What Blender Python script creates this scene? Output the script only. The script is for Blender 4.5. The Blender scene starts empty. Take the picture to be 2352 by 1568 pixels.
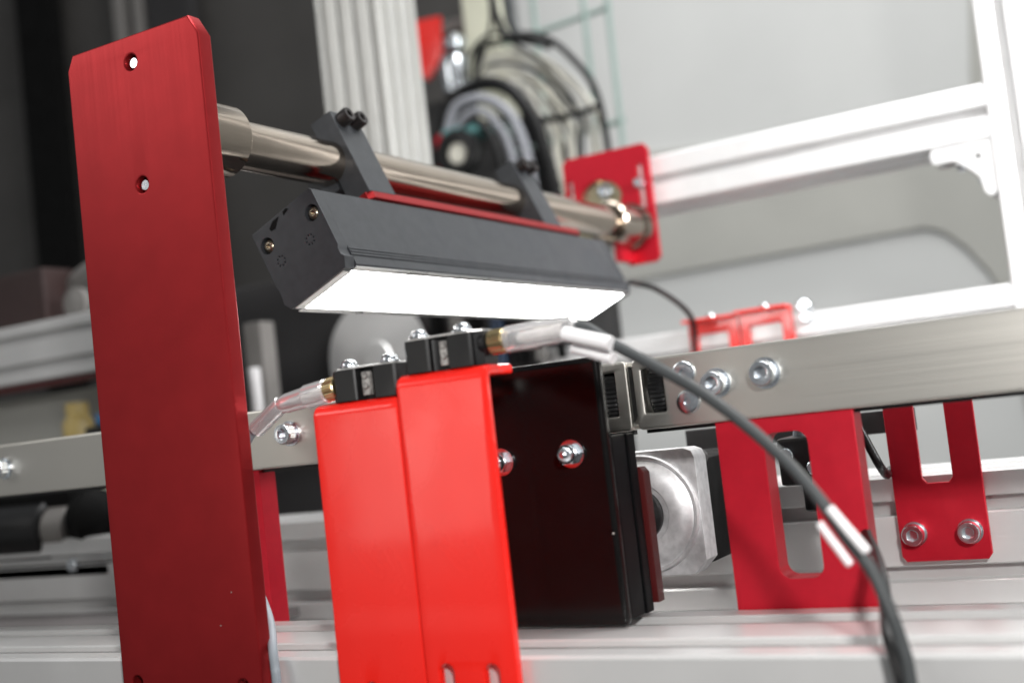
import bpy, bmesh, math, random
from mathutils import Vector, Matrix
S = 0.001
ZB = 1.0                      # bench datum (mm coordinates below) stands one metre above the floor
sc = bpy.context.scene
col = sc.collection
R = math.radians

# ---------------------------------------------------------------- camera
def cam_axes(yaw, pitch, roll):
    fw = Vector((-math.sin(yaw)*math.cos(pitch), math.cos(yaw)*math.cos(pitch), math.sin(pitch)))
    r0 = Vector((math.cos(yaw), math.sin(yaw), 0)); u0 = r0.cross(fw)
    return r0*math.cos(roll)-u0*math.sin(roll), u0*math.cos(roll)+r0*math.sin(roll), fw
rt, up, fw = cam_axes(R(28.889), R(3.728), R(6.501))
cd = bpy.data.cameras.new('camera'); cam = bpy.data.objects.new('camera', cd); col.objects.link(cam)
m = Matrix((rt, up, -fw)).transposed().to_4x4(); m.translation = (0, 0, ZB); cam.matrix_world = m
cd.sensor_width = 36; cd.lens = 36*2769.3/2352; cd.clip_start = .02; cd.clip_end = 50
cd.dof.use_dof = True; cd.dof.focus_distance = .675; cd.dof.aperture_fstop = 4.4; cd.dof.aperture_blades = 8
sc.camera = cam
sc.render.resolution_x, sc.render.resolution_y = 1024, 682

# ---------------------------------------------------------------- world, lamps, exposure
w = bpy.data.worlds.new('World'); sc.world = w; w.use_nodes = True
w.node_tree.nodes['Background'].inputs[0].default_value = (.96, .98, 1, 1)
w.node_tree.nodes['Background'].inputs[1].default_value = .2
def area(name, loc, aim, size, watt, color=(1, 1, 1), sy=None):
    l = bpy.data.lights.new(name, 'AREA'); l.energy = watt; l.color = color; l.size = size*S
    if sy: l.shape = 'RECTANGLE'; l.size_y = sy*S
    o = bpy.data.objects.new(name, l); col.objects.link(o)
    o.location = (loc[0]*S, loc[1]*S, loc[2]*S+ZB)
    o.rotation_euler = (Vector(aim)-Vector(loc)).to_track_quat('-Z', 'Y').to_euler()
    return o
area('flash_lamp', (190, -120, 230), (-330, 560, 60), 60, 7.5, (1, .98, .96))
area('ceiling_lamp', (420, 900, 1400), (-100, 1050, 100), 700, 20, (1, .99, .97), 500)
area('side_lamp', (620, 820, 480), (-150, 1200, 150), 400, 5, (1, 1, 1)).data.spread = R(80)
area('hot_spot_fill', (-1450, -1300, -20), (-310, 475, -10), 420, 1.8, (1, .95, .88))  # added unseen lamp, puts the hot spot on the red brackets
area('plate_fill', (-2300, -1300, 1300), (-420, 500, 60), 800, 10, (1, .98, .95))  # added lamp behind the camera, reflected in the top of the tall plate
area('wall_fill', (-300, 1500, 2300), (-450, 2400, -100), 1400, 42, (1, 1, 1))  # added unseen lamp that brightens the far wall
sc.view_settings.view_transform = 'Standard'; sc.view_settings.look = 'None'
sc.view_settings.exposure = 0; sc.view_settings.gamma = 1
sc.cycles.use_denoising = True
sc.cycles.max_bounces = 10

# ---------------------------------------------------------------- materials
BUMPS = dict(red_anodised=.03, brushed_stainless=.05, anodised_aluminium=.02, anodised_aluminium_upright=.02)
def mat(name, base, metal=0, rough=.5, coat=0, brush=None, bstr=.25, noise=0, nscale=60, bump=0, trans=0, ior=1.45, emit=None, spec=None, specks=0):
    """brush: stretch vector (object space, per metre) of the streak noise that varies roughness and tone"""
    M = bpy.data.materials.new(name); M.use_nodes = True
    nt = M.node_tree; N = nt.nodes; L = nt.links; b = N['Principled BSDF']
    b.inputs['Base Color'].default_value = (*base, 1); b.inputs['Metallic'].default_value = metal
    b.inputs['Roughness'].default_value = rough; b.inputs['Coat Weight'].default_value = coat
    b.inputs['Coat Roughness'].default_value = .08
    b.inputs['Transmission Weight'].default_value = trans; b.inputs['IOR'].default_value = ior
    if spec is not None: b.inputs['Specular IOR Level'].default_value = spec
    if emit: b.inputs['Emission Color'].default_value = (*emit[0], 1); b.inputs['Emission Strength'].default_value = emit[1]
    tc = N.new('ShaderNodeTexCoord')
    fac = None
    if brush:
        mp = N.new('ShaderNodeMapping'); mp.inputs['Scale'].default_value = brush; L.new(tc.outputs['Object'], mp.inputs[0])
        n = N.new('ShaderNodeTexNoise'); n.inputs['Scale'].default_value = 1; n.inputs['Detail'].default_value = 4; L.new(mp.outputs[0], n.inputs[0])
        fac = n.outputs[0]
        mr = N.new('ShaderNodeMapRange'); mr.inputs[3].default_value = max(.02, rough-bstr*.5); mr.inputs[4].default_value = rough+bstr*.5
        mr.inputs[1].default_value = .3; mr.inputs[2].default_value = .7
        L.new(fac, mr.inputs[0]); L.new(mr.outputs[0], b.inputs['Roughness'])
        bp = N.new('ShaderNodeBump'); bp.inputs['Strength'].default_value = BUMPS.get(name, .12); bp.inputs['Distance'].default_value = .0002
        L.new(fac, bp.inputs['Height']); L.new(bp.outputs[0], b.inputs['Normal'])
    if not brush:
        n4 = N.new('ShaderNodeTexNoise'); n4.inputs['Scale'].default_value = 22; n4.inputs['Detail'].default_value = 6; n4.inputs['Distortion'].default_value = .6
        L.new(tc.outputs['Object'], n4.inputs[0])
        r4 = N.new('ShaderNodeMapRange'); r4.inputs[1].default_value = .35; r4.inputs[2].default_value = .7
        r4.inputs[3].default_value = rough*.85; r4.inputs[4].default_value = min(1, rough*1.35); L.new(n4.outputs[0], r4.inputs[0]); L.new(r4.outputs[0], b.inputs['Roughness'])
    if noise or specks:
        n2 = N.new('ShaderNodeTexNoise'); n2.inputs['Scale'].default_value = nscale; n2.inputs['Detail'].default_value = 5
        L.new(tc.outputs['Object'], n2.inputs[0])
        r2 = N.new('ShaderNodeMapRange'); r2.inputs[1].default_value = .3; r2.inputs[2].default_value = .7
        r2.inputs[3].default_value = 1-noise; r2.inputs[4].default_value = 1+noise; L.new(n2.outputs[0], r2.inputs[0])
        mx = N.new('ShaderNodeVectorMath'); mx.operation = 'SCALE'; mx.inputs[0].default_value = base
        L.new(r2.outputs[0], mx.inputs['Scale']); out = mx.outputs[0]
        if specks:       # dust and tiny scratches: real light flecks lying on the surface
            vo = N.new('ShaderNodeTexVoronoi'); vo.inputs['Scale'].default_value = specks; L.new(tc.outputs['Object'], vo.inputs['Vector'])
            lt = N.new('ShaderNodeMath'); lt.operation = 'LESS_THAN'; lt.inputs[1].default_value = .045; L.new(vo.outputs['Distance'], lt.inputs[0])
            sp = N.new('ShaderNodeSeparateColor'); L.new(vo.outputs['Color'], sp.inputs[0])
            g2 = N.new('ShaderNodeMath'); g2.operation = 'GREATER_THAN'; g2.inputs[1].default_value = .8; L.new(sp.outputs[0], g2.inputs[0])
            mu = N.new('ShaderNodeMath'); mu.operation = 'MULTIPLY'; L.new(lt.outputs[0], mu.inputs[0]); L.new(g2.outputs[0], mu.inputs[1])
            mm = N.new('ShaderNodeMix'); mm.data_type = 'RGBA'; L.new(mu.outputs[0], mm.inputs[0]); L.new(out, mm.inputs[6])
            mm.inputs[7].default_value = (.5, .45, .42, 1); out = mm.outputs[2]
        L.new(out, b.inputs['Base Color'])
    if bump:
        n3 = N.new('ShaderNodeTexNoise'); n3.inputs['Scale'].default_value = nscale*12; n3.inputs['Detail'].default_value = 3
        L.new(tc.outputs['Object'], n3.inputs[0])
        bp = N.new('ShaderNodeBump'); bp.inputs['Strength'].default_value = bump; bp.inputs['Distance'].default_value = .0003
        L.new(n3.outputs[0], bp.inputs['Height']); L.new(bp.outputs[0], b.inputs['Normal'])
    return M
M = dict(
 red_anod=mat('red_anodised', (.33, .017, .020), .75, .38, brush=(900, 900, 5), bstr=.03, noise=.06, specks=110),
 red_satin=mat('red_satin', (.52, .010, .026), .5, .38, noise=.04, nscale=200, bump=.05),
 red_paint=mat('red_powder_coat', (.86, .016, .009), 0, .26, coat=.35, noise=.03, nscale=30, bump=.02),
 dim_brown=mat('dim_brown_enamel', (.03, .014, .013), 0, .5, noise=.1),
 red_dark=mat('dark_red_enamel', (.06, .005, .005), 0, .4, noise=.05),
 steel=mat('brushed_stainless', (.66, .64, .59), 1, .36, brush=(3, 3, 1500), bstr=.05, noise=.03, nscale=8),
 pipe=mat('polished_tube_steel', (.46, .395, .33), 1, .15, brush=(500, 4, 500), bstr=.1, noise=.05, nscale=30),
 alu=mat('anodised_aluminium', (.68, .68, .675), .4, .3, brush=(3, 900, 900), bstr=.04, noise=.04, nscale=25, specks=70),
 alu_v=mat('anodised_aluminium_upright', (.52, .52, .50), .45, .38, brush=(400, 400, 4), bstr=.1, noise=.03),
 alu_white=mat('pale_aluminium', (.80, .80, .80), .25, .4, noise=.02),
 cast=mat('cast_aluminium', (.60, .60, .61), .55, .42, noise=.14, nscale=220, bump=.3, specks=200),
 machined=mat('machined_aluminium', (.72, .71, .70), .9, .3, noise=.03, nscale=100),
 black_anod=mat('black_anodised', (.040, .043, .048), .2, .45, noise=.12, nscale=150, bump=.06, specks=160),
 black_gloss=mat('black_gloss_enamel', (.004, .0035, .0035), 0, .16, coat=0, spec=.3, noise=.2, nscale=40, specks=90),
 black_satin=mat('black_satin_enamel', (.004, .004, .0045), 0, .34, spec=.07, noise=.1),
 black_plastic=mat('black_plastic', (.007, .007, .0075), 0, .36, noise=.1, bump=.06),
 black_oxide=mat('black_oxide_steel', (.05, .045, .045), .8, .35, noise=.1),
 bronze=mat('bronzed_screw', (.30, .26, .20), .9, .3, noise=.1),
 zinc=mat('zinc_plated_steel', (.72, .76, .80), 1, .2, noise=.08, nscale=300, bump=.05),
 brass=mat('brass', (.62, .50, .28), 1, .28, noise=.05),
 clear=mat('clear_plastic', (.95, .93, .93), 0, .12, trans=.75, ior=1.3, noise=.02),
 milky=mat('milky_insert', (.80, .78, .76), 0, .4, noise=.1, nscale=300),
 sleeve=mat('white_sleeve', (.80, .79, .80), 0, .35, noise=.03),
 cable=mat('dark_grey_cable', (.045, .05, .052), 0, .5, noise=.06, bump=.05),
 cable_light=mat('light_grey_cable', (.24, .27, .30), 0, .45, noise=.04),
 glass=mat('diffuser', (.9, .9, .9), 0, .4, emit=((1, .99, .97), 20.0), noise=.01),
 olive=mat('zinc_yellow_plate', (.36, .33, .22), .6, .4, noise=.08),
 wall_light=mat('pale_grey_wall', (.62, .63, .62), 0, .7, noise=.03, nscale=4),
 wall_dark=mat('dark_grey_panel', (.06, .057, .054), 0, .5, noise=.15, nscale=4),
 black_matte=mat('black_fabric', (.006, .006, .006), 0, .6, spec=.1, noise=.2),
 charcoal=mat('charcoal_enamel', (.026, .025, .026), 0, .5, noise=.15, nscale=8),
 panel_and_shadow=mat('grey_green_panel_and_shadow', (.43, .43, .40), .0, .6, noise=.05, nscale=6),  # panel colour, also the tone of the shadow band on the wall
 cream=mat('cream_enamel', (.84, .84, .68), 0, .45, noise=.03),
 mesh_green=mat('green_coated_wire', (.36, .46, .43), .3, .4, noise=.04),
 warm_grey=mat('warm_grey_enamel', (.22, .21, .20), .1, .5, noise=.05, nscale=8),
 dull_sheet=mat('dull_grey_sheet', (.13, .12, .12), .2, .5, noise=.1, nscale=6),
 smoky=mat('smoky_insert', (.22, .21, .20), 0, .15, coat=.4, noise=.5, nscale=500),
 dim_blue=mat('dull_blue_plastic', (.03, .05, .09), 0, .5, noise=.1),
 teal=mat('teal_plastic', (.12, .30, .30), 0, .4, noise=.05),
 amber=mat('amber_plastic', (.55, .42, .16), 0, .3, noise=.08),
 blue=mat('blue_plastic', (.05, .16, .34), 0, .4, noise=.05),
 white_cable_b=mat('cream_cable_sheath', (.78, .76, .66), 0, .45, noise=.05),
 grey_hose=mat('grey_hose_rubber', (.30, .31, .34), 0, .4, noise=.08),
 white_cable=mat('white_cable_sheath', (.88, .87, .80), 0, .45, noise=.05),
 floor=mat('dark_concrete', (.06, .06, .058), 0, .7, noise=.2, nscale=3),
)

# ---------------------------------------------------------------- geometry, all in millimetres
def box(x0, x1, y0, y1, z0, z1, bev=0, seg=2):
    bm = bmesh.new()
    v = [bm.verts.new(p) for p in [(x0,y0,z0),(x1,y0,z0),(x1,y1,z0),(x0,y1,z0),(x0,y0,z1),(x1,y0,z1),(x1,y1,z1),(x0,y1,z1)]]
    for f in [(0,3,2,1),(4,5,6,7),(0,1,5,4),(1,2,6,5),(2,3,7,6),(3,0,4,7)]: bm.faces.new([v[i] for i in f])
    if bev: bmesh.ops.bevel(bm, geom=bm.edges[:], offset=bev, segments=seg, affect='EDGES', profile=.6)
    return dump(bm)
def dump(bm):
    bm.verts.index_update()
    r = ([tuple(v.co) for v in bm.verts], [[v.index for v in f.verts] for f in bm.faces]); bm.free(); return r
def join(*gs):
    V, F = [], []
    for g in gs:
        n = len(V); V += g[0]; F += [[i+n for i in f] for f in g[1]]
    return V, F
def shift(g, d): return [(x+d[0], y+d[1], z+d[2]) for x, y, z in g[0]], g[1]
def xf(g, mtx): return [tuple(mtx @ Vector(p)) for p in g[0]], g[1]
def area2(p): return sum(p[i][0]*p[(i+1) % len(p)][1]-p[(i+1) % len(p)][0]*p[i][1] for i in range(len(p)))
def rrect(x0, x1, y0, y1, r, n=4, corners=(1, 1, 1, 1)):
    """rounded rectangle, corner order: x1y1, x0y1, x0y0, x1y0"""
    out = []
    for k, (cx, cy, a) in enumerate([(x1-r, y1-r, 0), (x0+r, y1-r, 90), (x0+r, y0+r, 180), (x1-r, y0+r, 270)]):
        if not corners[k]:
            out.append(((x1, y1), (x0, y1), (x0, y0), (x1, y0))[k]); continue
        for i in range(n+1): out.append((cx+r*math.cos(R(a+90*i/n)), cy+r*math.sin(R(a+90*i/n))))
    return out
def circ(cx, cy, r, n=20): return [(cx+r*math.cos(2*math.pi*i/n), cy+r*math.sin(2*math.pi*i/n)) for i in range(n)]
def prism(outline, plane, a0, a1, holes=(), bev=0, cut=None):
    """extrude a 2D outline with holes; plane 'XZ' runs along Y, 'YZ' along X, 'XY' along Z"""
    cu = bpy.data.curves.new('tmp', 'CURVE'); cu.dimensions = '2D'; cu.fill_mode = 'BOTH'
    cu.extrude = (a1-a0)/2-bev; cu.bevel_depth = bev; cu.bevel_resolution = 1; cu.offset = -bev
    for k, pl in enumerate([outline, *holes]):
        pl = list(pl)
        if (area2(pl) > 0) != (k == 0): pl.reverse()
        s = cu.splines.new('POLY'); s.points.add(len(pl)-1)
        for i, (x, y) in enumerate(pl): s.points[i].co = (x, y, 0, 1)
        s.use_cyclic_u = True
    ob = bpy.data.objects.new('tmp', cu); me = bpy.data.meshes.new_from_object(ob)
    bm = bmesh.new(); bm.from_mesh(me); bmesh.ops.remove_doubles(bm, verts=bm.verts[:], dist=1e-3)
    bpy.data.objects.remove(ob); bpy.data.curves.remove(cu); bpy.data.meshes.remove(me)
    if cut:
        for c in cut:
            bmesh.ops.bisect_plane(bm, geom=bm.verts[:]+bm.edges[:]+bm.faces[:], plane_co=(0, c, 0), plane_no=(0, 1, 0))
    bmesh.ops.recalc_face_normals(bm, faces=bm.faces[:])
    mid = (a0+a1)/2
    for v in bm.verts:
        x, y, z = v.co
        v.co = {'XZ': (x, z+mid, y), 'YZ': (z+mid, x, y), 'XY': (x, y, z+mid)}[plane]
    bmesh.ops.recalc_face_normals(bm, faces=bm.faces[:])
    return dump(bm)
def basis(axis):
    a = Vector(axis).normalized(); t = Vector((0, 0, 1)) if abs(a.z) < .9 else Vector((1, 0, 0))
    u = a.cross(t).normalized(); return a, u, a.cross(u)
def lathe(prof, c, axis, seg=28):
    """prof: (distance along the axis, radius)"""
    a, u, v = basis(axis); c = Vector(c); V, F, rings = [], [], []
    for t, r in prof:
        if r < 1e-6: V.append(tuple(c+a*t)); rings.append([len(V)-1]); continue
        rings.append(list(range(len(V), len(V)+seg)))
        for i in range(seg):
            an = 2*math.pi*i/seg; V.append(tuple(c+a*t+u*(r*math.cos(an))+v*(r*math.sin(an))))
    for p, q in zip(rings, rings[1:]):
        for i in range(seg):
            j = (i+1) % seg
            if len(p) == 1: F.append([p[0], q[i], q[j]])
            elif len(q) == 1: F.append([p[i], q[0], p[j]])
            else: F.append([p[i], q[i], q[j], p[j]])
    if len(rings[0]) > 1: F.append(rings[0][:])
    if len(rings[-1]) > 1: F.append(rings[-1][::-1])
    return V, F
def cyl(c, axis, r, h, bev=.4, seg=28): return lathe([(0, r-bev), (bev, r), (h-bev, r), (h, r-bev)], c, axis, seg)
def smooth_path(pts, n=8):
    P = [Vector(p) for p in pts]; P = [P[0]*2-P[1]]+P+[P[-1]*2-P[-2]]; out = []
    for i in range(1, len(P)-2):
        for k in range(n):
            t = k/n; a, b, c, d = P[i-1:i+3]
            out.append(.5*((2*b)+(c-a)*t+(2*a-5*b+4*c-d)*t*t+(3*b-a-3*c+d)*t**3))
    out.append(P[-2]); return out
def tube(pts, r, seg=12, n=8, ripple=0):
    P = smooth_path(pts, n) if n > 1 else [Vector(p) for p in pts]
    V, F = [], []; u = None
    for i, p in enumerate(P):
        t = (P[min(i+1, len(P)-1)]-P[max(i-1, 0)]).normalized()
        if u is None: u = basis(t)[1]
        u = (u-t*u.dot(t)).normalized(); v = t.cross(u)
        rr = r+(ripple if i % 2 else 0)
        for k in range(seg):
            a = 2*math.pi*k/seg; V.append(tuple(p+u*(rr*math.cos(a))+v*(rr*math.sin(a))))
    for i in range(len(P)-1):
        for k in range(seg):
            j = (k+1) % seg; F.append([i*seg+k, i*seg+j, (i+1)*seg+j, (i+1)*seg+k])
    F.append(list(range(seg))[::-1]); F.append(list(range((len(P)-1)*seg, len(P)*seg)))
    return V, F
def cap_screw(c, axis, r, h, sock=None, seg=32, knurl=True):
    """socket head: a recessed hexagon in a knurled head"""
    s = sock or r*.52; a, u, v = basis(axis); c = Vector(c); V, F = [], []
    def ring(t, rad, hexa=False):
        st = len(V)
        for i in range(seg):
            an = 2*math.pi*i/seg; q = rad
            if hexa:
                k = (an+math.pi/6) % (math.pi/3)-math.pi/6; q = rad*math.cos(math.pi/6)/math.cos(k)
            V.append(tuple(c+a*t+u*(q*math.cos(an))+v*(q*math.sin(an))))
        return st
    rs = [ring(0, r*.98), ring(h*.12, r), ring(h*.86, r), ring(h, r*.9), ring(h, s*1.12), ring(h*.97, s, True), ring(h*.45, s, True)]
    for p, q in zip(rs, rs[1:]):
        for i in range(seg):
            j = (i+1) % seg; F.append([p+i, q+i, q+j, p+j])
    F.append(list(range(rs[0], rs[0]+seg))); F.append(list(range(rs[-1], rs[-1]+seg))[::-1])
    g = (V, F)
    if knurl:
        ribs = []
        for i in range(seg):
            an = 2*math.pi*i/seg; d = u*math.cos(an)+v*math.sin(an); e = a.cross(d)
            p0 = c+a*(h*.15)+d*(r*.99); p1 = c+a*(h*.8)+d*(r*.99); wd = r*.07
            q = [p0-e*wd, p0+e*wd, p0+d*r*.035, p1-e*wd, p1+e*wd, p1+d*r*.035]
            ribs.append(([tuple(x) for x in q], [[0, 2, 5, 3], [2, 1, 4, 5], [3, 5, 4], [0, 1, 2]]))
        g = join(g, *ribs)
    return g
def button_screw(c, axis, r, h, seg=28):
    s = r*.36; a, u, v = basis(axis)
    g = lathe([(0, r), (h*.25, r), (h*.7, r*.86), (h*.95, r*.6), (h, r*.44), (h*.98, s), (h*.4, s*.95)], c, axis, seg)
    return g
def slot_profile(cells_a, cells_b, pa, pb, sw=10, lip=2.5, inner=8, depth=11, r=1.5):
    """outline of a T-slot profile, cells_a x cells_b cells, centred on 0"""
    W, H = cells_a*pa/2, cells_b*pb/2; out = []
    def side(n, pitch, L, D, rot):
        seg = [(-L+r, -D)]
        for i in range(n):
            c = -L+pitch*(i+.5)
            seg += [(c-sw/2-.8, -D), (c-sw/2, -D+.8), (c-sw/2, -D+lip), (c-inner, -D+lip), (c-inner, -D+lip+3), (c-sw/2, -D+depth),
                    (c+sw/2, -D+depth), (c+inner, -D+lip+3), (c+inner, -D+lip), (c+sw/2, -D+lip), (c+sw/2, -D+.8), (c+sw/2+.8, -D)]
        seg.append((L-r, -D))
        ca, sa = math.cos(rot), math.sin(rot)
        return [(x*ca-y*sa, x*sa+y*ca) for x, y in seg]
    out += side(cells_a, pa, W, H, 0)+side(cells_b, pb, H, W, math.pi/2)+side(cells_a, pa, W, H, math.pi)+side(cells_b, pb, H, W, -math.pi/2)
    return out

# ---------------------------------------------------------------- objects
class T:
    pass
def thing(name, label, cat, origin, group=None, rot=None):
    o = bpy.data.objects.new(name, None); col.objects.link(o); o.empty_display_size = .02
    o.location = (origin[0]*S, origin[1]*S, origin[2]*S+ZB)
    if rot: o.rotation_euler = rot
    o['label'] = label; o['category'] = cat
    if group: o['group'] = group
    o['_org'] = [float(x) for x in origin]; o['_rot'] = 1 if rot else 0
    return o
def link(name, g, material, org=(0, 0, 0), parent=None, angle=35, flat=False):
    me = bpy.data.meshes.new(name)
    me.from_pydata([((x-org[0])*S, (y-org[1])*S, (z-org[2])*S) for x, y, z in g[0]], [], g[1]); me.update()
    if not flat: me.shade_smooth(); me.set_sharp_from_angle(angle=R(angle))
    me.materials.append(M[material] if isinstance(material, str) else material)
    o = bpy.data.objects.new(name, me); col.objects.link(o)
    if not flat:
        wn = o.modifiers.new('weighted_normal', 'WEIGHTED_NORMAL'); wn.keep_sharp = True; wn.weight = 90
    if parent: o.parent = parent
    return o
def part(th, name, g, material, label=None, parent=None, **k):
    """th: its thing. Geometry in bench millimetres (or the thing's own frame when the thing is turned)"""
    org = (0, 0, 0) if th['_rot'] else tuple(th['_org'])
    o = link(name, g, material, org, parent or th, **k)
    if label: o['label'] = label
    return o
def single(name, g, material, label, cat, origin, group=None, kind=None, **k):
    o = link(name, g, material, origin, None, **k); o.location = (origin[0]*S, origin[1]*S, origin[2]*S+ZB)
    if kind: o['kind'] = kind
    else: o['label'] = label; o['category'] = cat
    if group: o['group'] = group
    return o
def copy_thing(src, delta, label, group=None):
    c = src.copy(); col.objects.link(c); c.location = src.location+Vector(delta)*S; c['label'] = label
    if group: c['group'] = group
    for ch in src.children:
        d = ch.copy(); col.objects.link(d); d.parent = c
        for g in ch.children:
            e = g.copy(); col.objects.link(e); e.parent = d
    return c

# ================================================================ the setting
single('floor', box(-6000, 3000, -3000, 4000, -1010, -1000), 'floor', None, None, (0, 0, -1000), kind='structure')
single('wall', box(-1215, 3000, 2400, 2440, -1000, 1900), 'wall_light', None, None, (0, 2400, -1000), kind='structure')
single('wall', box(-4200, -1180, 2200, 2240, -1000, 2600), 'wall_dark', None, None, (-2500, 2200, -1000), kind='structure')

# ================================================================ near bench: the front rail
def rail(name, outline, plane, a0, a1, material, label, cat, origin, bev=0):
    return single(name, prism(outline, plane, a0, a1, bev=bev), material, label, cat, origin, angle=25)
o = [(x+531, y-157.3) for x, y in slot_profile(2, 2, 51, 51, sw=19, lip=3.5, inner=12, depth=13)]
# front face kept plain, as the bracket row covers it
single('front_rail', prism(o, 'YZ', -1500, 700), 'alu', 'long slotted aluminium rail along the bottom of the bench carrying the red plates', 'aluminium rail', (-400, 531, -208), angle=25)

# ---------------------------------------------------------------- the tall red plate
t = thing('upright_plate', 'tall dark red anodised plate with clipped corners standing at the left', 'plate', (-474, 475, -180))
def countersink(cx, cz, y): return lathe([(0, 5.1), (.9, 4.3)], (cx, y, cz), (0, 1, 0))
out = [(-523.3, -190), (-424.5, -190), (-424.5, 219.5), (-431, 230.5), (-518.5, 230.5), (-523.3, 222)]
holes = [circ(-474.5, 215.8, 4.4), circ(-474.5, 148.4, 4.4)]
slots = [rrect(-513.5-2.2, -513.5+5, -150, -113.5, 3.6), rrect(-441, -433.8, -150, -115, 3.6)]
part(t, 'plate', prism(out, 'XZ', 470, 479.7, holes=holes+slots, bev=1.15), 'red_anod')
for z in (215.8, 148.4):
    part(t, 'bolt_end', join(cyl((-474.5, 479.5, z), (0, -1, 0), 3.4, 7.2, .7), cyl((-474.5, 481.5, z), (0, -1, 0), 4.4, 3.2, .2)), 'zinc')

# ---------------------------------------------------------------- pipe between the plates
t = thing('support_tube', 'polished round steel tube running from the red plate back to the slotted red bracket', 'tube', (-474.8, 480, 182))
PX, PZ = -474.8, 182
part(t, 'tube', cyl((PX, 479.7, PZ), (0, 1, 0), 15, 660, .5, 64), 'pipe')
part(t, 'collar', lathe([(0, 21.5), (59, 21.5), (61.5, 19.5), (61.5, 15.02)], (PX, 479.8, PZ), (0, 1, 0), 64), 'pipe')
part(t, 'collar', lathe([(0, 15.02), (0, 19.5), (2, 21.5), (58, 21.5), (58, 15.02)], (PX, 1080, PZ), (0, 1, 0), 48), 'pipe')
part(t, 'end_ring', lathe([(0, 15.02), (0, 20), (1, 24), (9, 25), (10, 24), (10, 15.02)], (PX, 1128, PZ), (0, 1, 0), 48), 'pipe')

# ---------------------------------------------------------------- the lamp and its clamps (turned 23.5 degrees about the tube's direction)
RY = (0, R(-23.5), 0)
lamp = thing('bar_lamp', 'black bar lamp with a glowing white diffuser hanging under the steel tube', 'lamp', (-456.0, 574, 117.0), rot=RY)
HU, HV = 26.3, 27.3
sec = [(-HU, HV), (HU-1, HV), (HU, HV-1), (HU, -HV+8), (HU-.8, -HV+7.4), (HU-.8, -HV+6.6), (HU, -HV+6), (HU, -HV+1), (HU-1, -HV), (21, -HV), (21, -HV+3),
       (-21, -HV+3), (-21, -HV), (-HU+1, -HV), (-HU, -HV+1)]
part(lamp, 'housing', prism(sec, 'XZ', 9.6, 412), 'black_anod', angle=25)
# two fine grooves' lips along the side
part(lamp, 'side_rib', join(box(HU-.2, HU+.5, 10, 412, -HV+9.5, -HV+10.3, .2, 1), box(HU-.2, HU+.5, 10, 412, -HV+11.6, -HV+12.2, .2, 1)), 'black_anod')
capo = [(-HU-.3, HV-.5), (-HU+.7, HV+.5), (HU-1.2, HV+.5), (HU+.3, HV-1.2), (HU+.3, -HV+14), (HU+.3-1.2, -HV+12), (HU+.3-1.2, -HV+8), (HU+.8, -HV+5.5), (HU-2.5, -HV-.9), (-HU+3.5, -HV-.9),
        (-HU-.6, -HV+4.5), (-HU+.5, -HV+9), (-HU+.5, -HV+14), (-HU-.3, -HV+17)]
sp = [(19.6, 13.6), (-19.4, 15.2)]
caph = [circ(x, z, 5.1, 24) for x, z in sp]
caph += [circ(cx+3*math.cos(a*math.pi/4), cz+3*math.sin(a*math.pi/4), .55, 8) for cx, cz in ((10.4, .3), (-14.8, 1.3)) for a in range(8)]
part(lamp, 'end_cap', prism(capo, 'XZ', 0, 9.4, holes=caph, bev=.45), 'black_anod')
part(lamp, 'cap_backing', box(-HU+3, HU-3, 6, 9, -HV+4, HV-3), 'black_plastic')
for x, z in sp:
    part(lamp, 'cap_screw', button_screw((x, 3.8, z), (0, -1, 0), 4.2, 2.9), 'bronze')
# slot openings at the cap's upper left edge
part(lamp, 'cable_slot', join(prism([(-12, HV-6.2), (-8.5, HV-6.6), (-2.8, HV-1.6), (-8, HV-1.4), (-12.4, HV-4)], 'XZ', -.25, 1), prism([(1, HV-3.2), (6, HV-1.7), (4.8, HV-.3), (1.5, HV-.8)], 'XZ', -.25, 1)), 'black_matte')
part(lamp, 'end_cap', prism(capo[:2]+capo[2:], 'XZ', 412.2, 420, bev=.45), 'black_anod')
part(lamp, 'diffuser', box(-20.6, 20.6, 9.7, 411.9, -HV-.2, -HV+2.6, .2, 1), 'glass')
part(lamp, 'edge_rail', join(box(-HU+.6, -21.2, 9.7, 411.9, -HV-.7, -HV-.05), box(21.2, HU-.8, 9.7, 411.9, -HV-.7, -HV-.05)), 'machined')
part(lamp, 'end_rail', box(-21, 21, 1.0, 9.2, -HV-1.6, -HV-1.0, .2, 1), 'machined')
strip = [(-6, 63), (-6, 374), (25, 374), (27.8, 370), (27.8, 66.5), (24.5, 62.5)]
part(lamp, 'mounting_strip', prism(strip, 'XY', HV+.55, HV+6.4, bev=.5), 'red_anod')

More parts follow.
